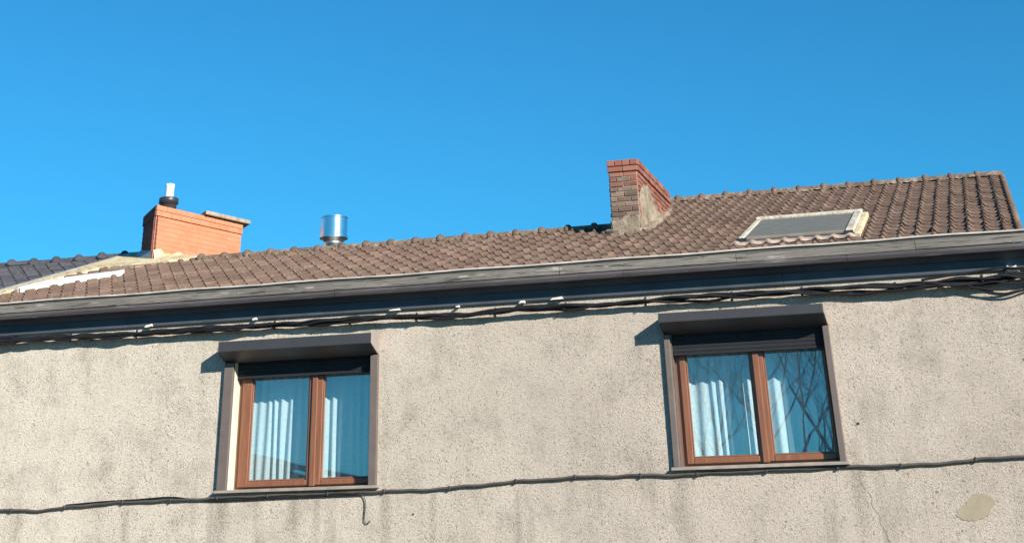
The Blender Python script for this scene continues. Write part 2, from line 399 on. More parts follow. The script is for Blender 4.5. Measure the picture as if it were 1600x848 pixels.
for cpts in ([(-1.92, 2.84), (-1.90, 2.78), (-1.83, 2.70), (-1.84, 2.62), (-1.78, 2.53), (-1.77, 2.44), (-1.72, 2.33), (-1.70, 2.2)], [(-.9, 2.20), (-.5, 2.215), (-.1, 2.20), (.28, 2.21)], [(-9.1, 4.72), (-9.06, 4.66), (-9.09, 4.61)]):
    g = MB(); cp = catmull([(x, 0, z) for (x, z) in cpts], 4)
    cp = [(p.x+random.uniform(-.006, .006), p.z) if abs(cpts[0][0]-cpts[-1][0]) < .5 else (p.x, p.z+random.uniform(-.005, .005)) for p in cp]
    vert = abs(cpts[0][0]-cpts[-1][0]) < .5
    V = []
    for (x, z) in cp:
        wd = random.uniform(.0008, .0032); V += [(x-wd, -.0025, z), (x+wd, -.0025, z)] if vert else [(x, -.0025, z-wd), (x, -.0025, z+wd)]
    g.add(V, [(2*i, 2*i+1, 2*i+3, 2*i+2) for i in range(len(cp)-1)]); g.build('crack', M_crack, wall)
for (x, z, r) in ((-1.86, 3.40, .018), (0.06, 3.95, .016), (-7.2, 2.66, .014)):
    g = MB(); g.prism([(x+r*math.cos(t*1.05), z+r*.7*math.sin(t*1.05)) for t in range(6)], 'y', -0.008, 0.01); g.build('dark_plug', M_clip, wall)

# ------------------------------------------------------------------ cornice and gutter
XG0, XG1 = -16.5, 0.62
cor = MB(); cor.box(XG0, XG1, -0.23, 0.0, 5.034, 5.09); cornice = hpart(cor, 'cornice', M_frieze)
def cpart(mb, name, mat, bevel=0, segs=1): return mb.build(name, mat, cornice, bevel, segs)
cornice.matrix_parent_inverse = Matrix.Translation((-7, 3, 0)).inverted()
joints = [XG0, -13.7, -9.6, -5.2, -3.0, -0.9, XG1]
for i in range(len(joints)-1):                # lapped fascia boards, slightly uneven
    a, b = joints[i]+0.002, joints[i+1]-0.002
    dy = random.uniform(-.004, .004); dz = random.uniform(-.003, .003)
    g = MB(); g.prism([(-0.22, 5.108), (-0.262+dy, 5.102+dz), (-0.267+dy, 5.192+dz), (-0.22, 5.192)], 'x', a, b); cpart(g, 'fascia_board', M_fascia, 0.004)
joints = [XG0, -12.1, -8.2, -4.4, -1.7, XG1]
for i in range(len(joints)-1):
    a, b = joints[i]+0.002, joints[i+1]-0.002
    dy = random.uniform(-.003, .003)
    g = MB(); g.prism([(-0.20, 5.029), (-0.245+dy, 5.031), (-0.264+dy, 5.066), (-0.260+dy, 5.097), (-0.22, 5.103)], 'x', a, b); cpart(g, 'moulding', M_mould, 0.004, 2)
joints = [XG0, -11.3, -6.9, -2.5, XG1]
for i in range(len(joints)-1):
    a, b = joints[i]+0.002, joints[i+1]-0.002
    g = MB(); g.prism([(0.0, 4.858), (-0.030, 4.856), (-0.042, 4.868), (-0.048, 5.032), (0.0, 5.032)], 'x', a, b); cpart(g, 'frieze_board', M_frieze, 0.003)
# thin moulding between soffit and frieze
g = MB(); g.prism([(-0.049, 4.975), (-0.075, 4.985), (-0.11, 5.0325), (-0.049, 5.0325)], 'x', XG0, XG1); cpart(g, 'cove', M_frieze)
# gutter: trough with rolled lip
gm = MB(); gm.smooth = False
prof = [(-0.257, 5.196), (-0.257, 5.228), (-0.249, 5.228), (-0.245, 5.16), (-0.15, 5.15), (-0.13, 5.17), (-0.12, 5.17), (-0.14, 5.14), (-0.25, 5.14)]
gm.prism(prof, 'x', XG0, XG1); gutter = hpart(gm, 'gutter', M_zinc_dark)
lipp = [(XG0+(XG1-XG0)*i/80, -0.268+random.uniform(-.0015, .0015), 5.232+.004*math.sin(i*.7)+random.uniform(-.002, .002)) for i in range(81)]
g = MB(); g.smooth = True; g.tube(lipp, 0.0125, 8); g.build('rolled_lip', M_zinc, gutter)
# plaster chips at the lower edge of the frieze
for (x, z, wd, h) in ((-5.30, 4.865, .17, .02), (-5.75, 4.852, .08, .02), (-7.45, 4.862, .16, .012), (-10.95, 4.862, .12, .022), (-9.4, 4.858, .06, .02), (-6.6, 4.851, .05, .014)):
    pts = blob([(x-wd/2, z-h*.4), (x+wd/2, z-h*.2), (x+wd*.4, z+h), (x-wd*.3, z+h*.6)], .004, 3)
    g = MB(); g.prism(pts, 'y', -0.066, -0.025); g.build('plaster_chip', M_chip, wall)

# ------------------------------------------------------------------ roof tiles
PROF = [(0.0, .002), (.03, .024), (.08, .042), (.14, .046), (.20, .038), (.25, .020), (.31, .006), (.50, .000), (.75, .000), (.92, .006), (1.04, .010)]
def tile_geo():
    vsx, fs = [], []
    n = len(PROF); L = TL+0.045; th = 0.022
    for (t, h0) in ((0.0, 0.027), (0.10, 0.0235), (1.0, 0.002)):
        for (u, h) in PROF:
            bow = 0.019*math.sin(math.pi*min(1, max(0, (u-0.05)/0.95)))*(1-t) - 0.012*(1-t)
            fall = (0.010 if t == 0 else 0)
            vsx.append((u*TW, t*L-bow, h0+h*(1.0 if t < 1 else .8)-fall))
    b = len(vsx)
    for (u, h) in PROF:                          # thickness at the lower edge
        bow = 0.019*math.sin(math.pi*min(1, max(0, (u-0.05)/0.95))) - 0.012
        vsx.append((u*TW, -bow+.004, 0.027+h*.9-th-.012))
    for r in range(2):
        for i in range(n-1): fs.append((r*n+i, r*n+i+1, (r+1)*n+i+1, (r+1)*n+i))
    for i in range(n-1): fs.append((b+i, b+i+1, i+1, i))
    fs.append((b, 0, n, 2*n)); 
    return vsx, fs
TV, TF = tile_geo()
def place_mat(x, s, jit=1.0, h=0.0):
    if random.random() < .05: jit *= 2.6
    o = roof(x+random.uniform(-.003, .003)*jit, s+random.uniform(-.007, .007)*jit, h+random.uniform(0, .005)*jit)
    a = random.uniform(-.010, .010)*jit; b = random.uniform(-.012, .012)*jit; c = random.uniform(-.015, .015)*jit
    M = Matrix(((1, 0, 0), (0, S.y, N.y), (0, S.z, N.z))).to_4x4()
    M = M @ Matrix.Rotation(a, 4, 'Z') @ Matrix.Rotation(b, 4, 'X') @ Matrix.Rotation(c, 4, 'Y')
    M.translation = o; return M
tile_me = bpy.data.meshes.new('roof_tile'); tile_me.from_pydata(TV, [], TF); tile_me.materials.append(M_tile)
for p in tile_me.polygons: p.use_smooth = p.index < 20
dtile_me = tile_me.copy(); dtile_me.materials.clear(); dtile_me.materials.append(M_dtile)
def joined(name, mats, mat, parent):
    V, F, tint = [], [], []
    for Mx in mats:
        n = len(V); V += [tuple(Mx @ Vector(p)) for p in TV]; F += [tuple(i+n for i in q) for q in TF]; tint += [random.random()]*len(TV)
    me = bpy.data.meshes.new(name); me.from_pydata(V, [], F); me.materials.append(mat)
    a = me.attributes.new('tint', 'FLOAT', 'POINT'); a.data.foreach_set('value', tint)
    o = link(name, me, parent); o['kind'] = 'stuff'; return o

g = MB()                                       # deck under the tiles
def deckquad(x0, x1, s0, s1, h=-.012):
    g.add([roof(x0, s0, h), roof(x1, s0, h), roof(x1, s1, h), roof(x0, s1, h)], [(0, 1, 2, 3)])
deckquad(XL, X_STEP, 0, S_LOW); deckquad(X_STEP, XR-.02, 0, S_HIGH)
rl, rh = roof(0, S_LOW, -.012), roof(0, S_HIGH, -.012)
g.add([(XL, rl.y, rl.z), (X_STEP, rl.y, rl.z), (X_STEP, yb, 5.02), (XL, yb, 5.02)], [(0, 1, 2, 3)])       # back slopes
g.add([(X_STEP, rh.y, rh.z), (XR-.02, rh.y, rh.z), (XR-.02, yb, 5.02), (X_STEP, yb, 5.02)], [(0, 1, 2, 3)])
g.add([(X_STEP, rl.y, rl.z), (X_STEP, rh.y, rh.z), (X_STEP, yb, 5.02)], [(0, 1, 2)])
roof_o = HP(link('roof', g.mesh('roof'))); roof_o.data.materials.append(M_deck)

SK = (-3.04, -1.62, 0.55, 2.62)                # skylight x0,x1,s0,s1
CH2 = (-5.14, -4.73, 2.62, 4.86)               # chimney x0,x1,y0,y1
def chimney_s(y): return (y-P0.y)/math.cos(PITCH)
cells = []
ncol = int((XR-XL)/TW)
for i in range(ncol+1):
    x = XR-TW*(i+1)
    if x < XL-0.02: continue
    smax = S_HIGH if x >= X_STEP-.05 else S_LOW
    j = 0
    while True:
        s = -0.06+j*TL
        if s > smax-0.16: break
        xc, sc = x+TW/2, s+TL/2
        j += 1
        if SK[0]-.02 < xc < SK[1]+.02 and SK[2]+.02 < sc < SK[3]-.05: continue
        if CH2[0]+.03 < xc < CH2[1]-.03 and chimney_s(CH2[2])+.1 < sc < chimney_s(CH2[3])-.1: continue
        cells.append((x, s))
cells.sort(key=lambda c: (roof(c[0], c[1])-CAM).length + (3.0 if c[1] < 0.1 else 0))
for (x, s) in cells[:300]:
    o = link('roof_tile', tile_me, roof_o); o.matrix_local = place_mat(x, s)
joined('roof_tiles', [place_mat(x, s) for (x, s) in cells[300:]], M_tile_a, roof_o)

# ridge tiles
def ridge_mesh(name, mat, L=0.4, r=0.072, col_r=0.104):
    mb = MB(); prof = [(-0.03, col_r*.92), (-0.015, col_r), (0.02, col_r), (0.04, col_r*.9), (0.055, r), (L, r*.93)]
    ns = 10; b = 0
    for (t, rr) in prof:
        for k in range(ns+1):
            an = math.pi*k/ns
            mb.v.append((t, -math.cos(an)*rr*1.25, math.sin(an)*rr))
    for i in range(len(prof)-1):
        for k in range(ns): mb.f.append((i*(ns+1)+k, i*(ns+1)+k+1, (i+1)*(ns+1)+k+1, (i+1)*(ns+1)+k))
    mb.f.append(tuple(range(ns+1)))
    mb.smooth = True; me = mb.mesh(name); fixnormals(me); me.materials.append(mat); return me
ridge_me = ridge_mesh('ridge_tile', M_tile); dridge_me = ridge_mesh('dark_ridge_tile', M_dtile, 0.45, 0.08, 0.118)
def ridge_run(x0, x1, s, me, parent, L=0.4, h=0.0):
    x = x0
    while x < x1-.05:
        p = roof(x, s, 0.02+h); o = link('ridge_tile', me, parent)
        o.location = p+Vector((0, 0.02, -0.01+random.uniform(-.006, .006))); o.rotation_euler = (0, random.uniform(-.012, .012), random.uniform(-.01, .01))
        if x+L > x1: o.scale.x = (x1-x)/L
        x += L
ridge_run(X_STEP+.02, XR+.02, S_HIGH, ridge_me, roof_o)
ridge_run(-11.98, CH2[0]+.05, S_LOW, ridge_me, roof_o)
def ridge_mortar(x0, x1, s, parent, mat):
    mb = MB(); n = int((x1-x0)/.05); V = []
    for i in range(n+1):
        x = x0+(x1-x0)*i/n; j1 = random.uniform(-.02, .02); j2 = random.uniform(-.012, .008)
        V += [roof(x, s-.105+j1, .03+j2), roof(x, s-.085, .062+j2), roof(x, s-.03, .085)]
    mb.add(V, [(3*i+k, 3*i+k+1, 3*i+k+4, 3*i+k+3) for i in range(n) for k in range(2)]); mb.build('ridge_mortar', mat, parent)
ridge_mortar(X_STEP+.05, XR, S_HIGH, roof_o, M_ridge_mortar); ridge_mortar(-12.0, CH2[0]+.04, S_LOW, roof_o, M_ridge_mortar)
# verge tiles along the right edge
g = MB(); g.smooth = True
for jj in range(int((S_HIGH+.06)/TL)):
    s0 = -0.06+jj*TL
    ns = 6
    for (t, hh) in ((0, .038), (TL+.03, .012)):
        for k in range(ns+1):
            an = math.pi*k/ns; rr = .045 if t == 0 else .04
            g.v.append(tuple(roof(XR-.01-math.cos(an)*rr, s0+t, hh-.02+math.sin(an)*rr*1.1)))
    b = len(g.v)-2*(ns+1)
    for k in range(ns): g.f.append((b+k, b+k+1, b+ns+1+k+1, b+ns+1+k))
    g.f.append(tuple(b+k for k in range(ns+1)))
    vm = MB(); vm.smooth = True; vm.v = [g.v[q] for q in range(b, len(g.v))]
    vm.f = [(k, k+1, ns+1+k+1, ns+1+k) for k in range(ns)]+[tuple(range(ns+1))]
    vm.build('verge_tile', M_tile, roof_o)
# cement bed and flashings along the left verge
def slab_on_roof(name, pts, h0, h1, mat, parent, jit=.02, sub=4, seed=None):
    out = blob(pts, jit, sub)
    n = len(out); V = [roof(x, s, h0) for (x, s) in out]+[roof(x, s, h1+random.uniform(-.006, .006)) for (x, s) in out]
    F = [tuple(range(n, 2*n))]+[(i, (i+1) % n, n+(i+1) % n, n+i) for i in range(n)]
    mb = MB(); mb.add(V, F); return mb.build(name, mat, parent)
slab_on_roof('verge_cement', [(-14.06, 0.2), (-13.86, 0.2), (-13.78, 1.6), (-13.74, 2.4), (-13.62, 3.0), (-13.5, 3.5), (-13.35, 3.7), (-14.06, 3.75)], -.01, .062, M_cement_y, roof_o, .015)
slab_on_roof('white_flashing', [(-13.74, 1.1), (-13.58, 1.05), (-13.1, 1.75), (-12.58, 2.22), (-12.66, 2.42), (-13.2, 2.24), (-13.64, 1.8)], .03, .088, M_white_sheet, roof_o, .008)
slab_on_roof('cement_bed', [(-13.3, 3.0), (-12.9, 3.05), (-12.5, 3.35), (-12.6, 3.5), (-13.2, 3.45)], .0, .052, M_cement, roof_o, .02)
g = MB(); g.prism([(-14.11, 0), (-14.02, 0), (-14.02, .1), (-14.11, .1)], 'y', 0, 1)
g.v = [tuple(roof(v[0], v[1]*5.0+.05, v[2]*.9-.02)) for v in g.v]; g.build('verge_strip', M_lead, roof_o)

# ------------------------------------------------------------------ skylight
SH = 0.105
def rbox(mb, x0, x1, s0, s1, h0, h1):
    V = [roof(x, s, h) for h in (h0, h1) for (x, s) in ((x0, s0), (x1, s0), (x1, s1), (x0, s1))]
    mb.add(V, [(0, 3, 2, 1), (4, 5, 6, 7), (0, 1, 5, 4), (1, 2, 6, 5), (2, 3, 7, 6), (3, 0, 4, 7)])
x0, x1, s0, s1 = SK
g = MB(); rbox(g, x0+.03, x1-.03, s0+.05, s1-.05, -.01, SH-.05); skyl = hpart(g, 'skylight', M_skysash)
for nm, (a, b, c, d, h0, h1), mt in (('frame_side', (x0, x0+.07, s0+.02, s1-.102, .0, SH), M_skyframe), ('frame_side', (x1-.10, x1, s0+.02, s1-.102, .0, SH+.006), M_skyframe),
                                 ('frame_top', (x0-.01, x1-.0, s1-.10, s1+.03, .0, SH+.014), M_skyframe), ('frame_bottom', (x0+.02, x1-.02, s0-.06, s0+.04, .02, SH-.05), M_skysash),
                                 ('sash_rail', (x0+.072, x1-.102, s0+.042, s0+.14, SH-.048, SH-.008), M_skysash)):
    g = MB(); rbox(g, a, b, c, d, h0, h1); g.build(nm, mt, skyl, .012, 2)
g = MB(); rbox(g, x0+.072, x1-.102, s0+.142, s1-.104, SH-.035, SH-.016); g.build('pane', M_skyglass, skyl)
for xx in (x0+.05, x1-.06):
    g = MB(); rbox(g, xx-.055, xx+.055, s0-.03, s0+.019, .01, SH-.01); g.build('end_cap', M_pot, skyl)
# lead apron dressed over the tiles below the window
n = 60; V = []; F = []
for r_, (ss, hh) in enumerate(((s0-.05, .058), (s0-.14, .052), (s0-.17, .034))):
    for i in range(n+1):
        xx = x0-.08+(x1-x0+.16)*i/n; u = ((xx-XR) % TW)/TW
        hp = max(0, math.cos((u-.15)*2*math.pi))*.020
        V.append(roof(xx, ss+(.02*math.sin(i*.9) if r_ else 0), hh+hp))
for r_ in range(2):
    for i in range(n): F.append((r_*(n+1)+i, r_*(n+1)+i+1, (r_+1)*(n+1)+i+1, (r_+1)*(n+1)+i))
g = MB(); g.smooth = True; g.add(V, F); g.build('apron_flashing', M_apron, skyl)
g = MB(); rbox(g, x1+.002, x1+.07, s0-.02, s1+.02, .005, .075); g.build('side_flashing', M_cement_y, skyl, .01)

# ------------------------------------------------------------------ chimney bricks
brick_cache = {}
def brick_mesh(L, H, D, mat):
    key = (round(L, 3), round(H, 3), round(D, 3), mat.name)
    if key not in brick_cache:
        b = .005
        mb = MB()
        mb.add([(b, 0, b), (L-b, 0, b), (L-b, 0, H-b), (b, 0, H-b), (0, b, 0), (L, b, 0), (L, b, H), (0, b, H), (0, D, 0), (L, D, 0), (L, D, H), (0, D, H)],
               [(0, 1, 2, 3), (0, 4, 5, 1), (1, 5, 6, 2), (2, 6, 7, 3), (3, 7, 4, 0), (4, 8, 9, 5), (5, 9, 10, 6), (6, 10, 11, 7), (7, 11, 8, 4)])
        me = mb.mesh('brick'); fixnormals(me); me.materials.append(mat); brick_cache[key] = me
    return brick_cache[key]
def brick_face(parent, origin, udir, width, z0, z1, matf, H=.067, J=.010, BL=.215, out=.012, skip=None, jit=.005):
    u = Vector(udir).normalized(); nrm = Vector((u.y, -u.x, 0))
    M0 = Matrix((( u.x, -nrm.x, 0), (u.y, -nrm.y, 0), (0, 0, 1))).to_4x4()
    z = z1; row = 0
    while z-H > z0:
        z -= H
        nb = max(1, round(width/BL)); bl = width/nb; off = (bl/2 if row % 2 else 0)
        edges = [0.0]
        p = off if off else bl
        while p < width-.02: edges.append(p); p += bl
        edges.append(width)
        for a, b in zip(edges[:-1], edges[1:]):
            if skip and skip((a+b)/2, z+H/2): continue
            me = brick_mesh(b-a-J, H-J, .05, matf((a+b)/2, z, row))
            o = link('brick', me, parent)
            Mx = M0.copy(); Mx.translation = Vector(origin)+u*(a+J/2)+nrm*(out+random.uniform(-jit, jit))+Vector((0, 0, z+J/2-origin[2] if False else z+J/2))
            o.matrix_local = Mx
        row += 1
def chimney_core(name, poly, z0, z1, mat):
    mb = MB(); mb.prism(poly, 'z', z0, z1); o = HP(mb.build(name, mat)); return o

# chimney on the step of the roof
a, b, c, d = CH2; ZT2 = 7.06
ch2 = chimney_core('chimney', [(a, c), (b, c), (b, d), (a, d)], 5.7, ZT2-.012, M_mortar)
ch2['label'] = 'narrow deep brick chimney, red on top and sooty with cement below'
front_mat = lambda u, z, r: M_brick_red if z > ZT2-.42 and random.random() < .93 else M_brick_sooty
side_mat = lambda u, z, r: M_brick_red
brick_face(ch2, (a, c, 0), (1, 0, 0), b-a, 5.95, ZT2-.155, front_mat)
brick_face(ch2, (b, c, 0), (0, 1, 0), d-c, 6.05, ZT2-.155, side_mat)
brick_face(ch2, (a, d, 0), (0, -1, 0), d-c, 6.25, ZT2-.155, side_mat)
# corbelled top: one course out, then a course of headers
e = .022
brick_face(ch2, (a-e, c-e, 0), (1, 0, 0), b-a+2*e, ZT2-.156, ZT2-.078, side_mat, H=.0765, jit=.003)
brick_face(ch2, (b+e, c-e, 0), (0, 1, 0), d-c+2*e, ZT2-.156, ZT2-.078, side_mat, H=.0765, jit=.003)
brick_face(ch2, (a-e, c-e, 0), (1, 0, 0), b-a+2*e, ZT2-.079, ZT2+.012, side_mat, H=.088, BL=.105, jit=.005)
brick_face(ch2, (b+e, c-e, 0), (0, 1, 0), d-c+2*e, ZT2-.079, ZT2+.012, side_mat, H=.088, BL=.105, jit=.007)
g = MB(); g.box(a-e+.03, b+e-.03, c-e+.03, d+e, ZT2-.154, ZT2-.004); g.build('mortar_top', M_mortar, ch2)
# cement render smeared on the lower side and foot
def cement_sheet(name, pts, plane, off, mat, parent, thick=.02, jit=.02):
    out = blob(pts, jit, 5)
    def mk(p, t): return (off+t, p[0], p[1]) if plane == 'x' else (p[0], off-t, p[1])
    n = len(out); mb = MB(); cx = sum(p[0] for p in out)/n; cz = sum(p[1] for p in out)/n
    inner = [(cx+(p[0]-cx)*.9, cz+(p[1]-cz)*.9) for p in out]
    V = [mk(p, 0) for p in out]+[mk(p, thick+random.uniform(-.006, .006)) for p in inner]
    F = [tuple(range(n, 2*n))]+[(i, (i+1) % n, n+(i+1) % n, n+i) for i in range(n)]
    mb.add(V, F); return mb.build(name, mat, parent)
cement_sheet('cement_render', [(c-.0, 5.9), (d+.1, 6.6), (d+.02, 6.80), (4.35, 6.62), (3.9, 6.62), (3.55, 6.70), (3.25, 6.82), (2.95, 6.78), (2.75, 6.68), (c-.0, 6.50)], 'x', b+.008, M_cement, ch2, .014, .03)
cement_sheet('cement_render', [(a-.015, 5.9), (b+.015, 5.9), (b+.012, 6.34), (b-.1, 6.30), (a+.22, 6.33), (a+.12, 6.27), (a-.015, 6.26)], 'y', c-.004, M_cement, ch2, .014, .012)
# foot fillet on the tiles
fp = []
slab_on_roof('cement_fillet', [(a-.08, chimney_s(c)-.10), (a+.2, chimney_s(c)-.16), (b+.05, chimney_s(c)-.13), (b+.10, chimney_s(c)+.2), (b+.09, chimney_s(d)-.4), (b+.06, chimney_s(d)+.1), (a-.06, chimney_s(d)), (a-.07, chimney_s(c)+.3)], -.01, .075, M_cement, ch2, .025)

# chimney on the party line (left), long lit flank
A = Vector((-12.97, 3.55, 0)); B = Vector((-12.30, 5.40, 0)); D = Vector((-13.58, 4.28, 0)); Cc = B+(D-A)
ZT1 = 7.235
M_or = lambda u, z, r: M_brick_or
ch1 = chimney_core('chimney', [A.xy, B.xy, Cc.xy, D.xy], 5.8, ZT1-.01, M_mortar_or)
ch1['label'] = 'wide orange brick chimney with flue pipe at the party line'
uAB = (B-A).normalized(); uDA = (A-D).normalized()
brick_face(ch1, A, uAB, (B-A).length, 6.2, ZT1-.16, M_or, H=.07, J=.0035, out=.004, jit=.001)
brick_face(ch1, D, uDA, (A-D).length, 6.2, ZT1-.16, lambda u, z, r: M_brick_shade_or, H=.07, J=.005, out=.008, jit=.002)
e1 = .02
nAB = Vector((uAB.y, -uAB.x, 0)); nDA = Vector((uDA.y, -uDA.x, 0))
brick_face(ch1, A+nAB*e1-uAB*.01, uAB, (B-A).length+.02, ZT1-.163, ZT1+.005, M_or, H=.082, J=.005, out=.006, jit=.002)
brick_face(ch1, D+nDA*e1, uDA, (A-D).length+.01, ZT1-.163, ZT1+.005, lambda u, z, r: M_brick_shade_or, H=.082, J=.005, out=.006, jit=.003)
# cement bed under the chimney
cem = [A-uAB*.12+nAB*.10, A+uAB*.6+nAB*.16, B+nAB*.05]
# concrete slab over the back half
t0, t1 = .52, 1.06
sl = [A.lerp(B, t0)+nAB*.09, A.lerp(B, t1)+nAB*.09, D.lerp(Cc, t1)-nAB*.05, D.lerp(Cc, t0)-nAB*.05]
g = MB(); g.prism([p.xy for p in sl], 'z', ZT1+.012, ZT1+.075); g.build('cap_slab', M_slab, ch1, .012, 2)
g = MB(); g.prism([p.xy for p in [A.lerp(B, .03)-nAB*.06, A.lerp(B, .5)-nAB*.06, D.lerp(Cc, .5)+nAB*.05, D.lerp(Cc, .03)+nAB*.05]], 'z', ZT1-.02, ZT1+.02); g.build('mortar_flaunching', M_mortar_or, ch1)
fc = A.lerp(B, .19).lerp(D.lerp(Cc, .19), .5)
g = MB(); g.smooth = True; g.lathe(fc.x, fc.y, [(.0, ZT1), (.15, ZT1), (.145, ZT1+.02), (.135, ZT1+.17), (.165, ZT1+.175), (.165, ZT1+.25), (.15, ZT1+.265), (.0, ZT1+.27)])
pot = g.build('flue_pot', M_pot, ch1)
g = MB(); g.smooth = True; g.lathe(fc.x, fc.y, [(.072, ZT1+.25), (.072, ZT1+.44), (.076, ZT1+.45), (.076, ZT1+.485), (.066, ZT1+.49), (.0, ZT1+.48)]); g.build('flue_pipe', M_glare_pipe, ch1)
# cement skirt at the foot
slab_on_roof('cement_skirt', [(-14.05, 3.45), (-13.6, 3.35), (-13.15, 3.30), (-12.6, 3.42), (-12.1, 3.6), (-11.98, 3.8), (-12.5, 4.1), (-13.3, 4.3), (-13.75, 5.2), (-14.05, 5.2)], -.02, .07, M_cement_y, ch1, .035)
mb = MB()
foot = [A-uAB*.05+nAB*.03, A+uAB*.5+nAB*.035, A+uAB*1.1+nAB*.03, B+nAB*.03]
hts = [6.72, 6.70, 6.78, 6.62]
n = 24; V = []
for i in range(n+1):
    t = i/n; p = A.lerp(B, t)
    V.append((p.x+nAB.x*.016, p.y+nAB.y*.016, 6.53+.05*math.sin(t*9)+.05*math.sin(t*21+1)+random.uniform(-.02, .02)))
for i in range(n+1):
    t = i/n; p = A.lerp(B, t); V.append((p.x+nAB.x*.10, p.y+nAB.y*.10, 6.27))
for i in range(n+1):
    t = i/n; p = A.lerp(B, t); V.append((p.x+nAB.x*.02, p.y+nAB.y*.02, 6.15))
mb.add(V, [(i, i+1, n+2+i, n+1+i) for i in range(n)]+[(n+1+i, n+2+i, 2*n+3+i, 2*n+2+i) for i in range(n)])
mb.build('cement_fillet', M_cement_y, ch1)
g = MB(); q = D+nDA*.02
g.add([tuple(D+nDA*.02+Vector((0, 0, 6.3))), tuple(A+nDA*.02+Vector((0, 0, 6.3))), tuple(A+nDA*.012+Vector((0, 0, 6.55))), tuple(D+nDA*.012+Vector((0, 0, 6.72))), tuple(D+nDA*.25+Vector((-.05, 0, 6.42)))], [(0, 1, 2, 3), (4, 1, 2, 3)])
g.build('lead_step', M_lead, ch1)

# ------------------------------------------------------------------ steel vent cowl
vx, vy = -10.09, 4.22
g = MB(); g.smooth = True; g.lathe(vx, vy, [(.135, 6.1), (.135, 6.54), (.15, 6.56), (.15, 6.60), (.135, 6.61), (.135, 6.70)])
vent = hpart(g, 'vent_pipe', M_steel_dull); vent['label'] = 'shiny steel roof vent with wide round cowl behind the ridge'
g = MB(); g.smooth = True; g.lathe(vx, vy, [(.135, 6.575), (.20, 6.645), (.225, 6.66)]); g.build('cone', M_steel_dull, vent)
g = MB(); g.smooth = False
g.lathe(vx, vy, [(.223, 6.645), (.230, 6.65), (.230, 6.685), (.217, 6.69), (.217, 6.94), (.224, 6.945), (.224, 6.965), (.205, 6.97), (.205, 6.67)])
o = g.build('cowl', M_steel, vent)
for p in o.data.polygons: p.use_smooth = True
md = o.modifiers.new('split', 'EDGE_SPLIT'); md.split_angle = math.radians(35)
g = MB(); g.smooth = True; g.lathe(vx, vy, [(.0, 6.985), (.12, 6.98), (.17, 6.96), (.17, 6.92), (0, 6.91)]); g.build('inner_cap', M_steel_dull, vent)
g = MB()
for k in range(3):
    an = k*2.094+.4; g.box(vx+math.cos(an)*.19-.012, vx+math.cos(an)*.19+.012, vy+math.sin(an)*.19-.012, vy+math.sin(an)*.19+.012, 6.66, 6.95)
g.build('strut', M_steel_dull, vent)
g = MB(); g.lathe(vx, vy, [(.137, 6.43), (.20, 6.38), (.25, 6.2)]); g.build('flashing_collar', M_lead, vent)

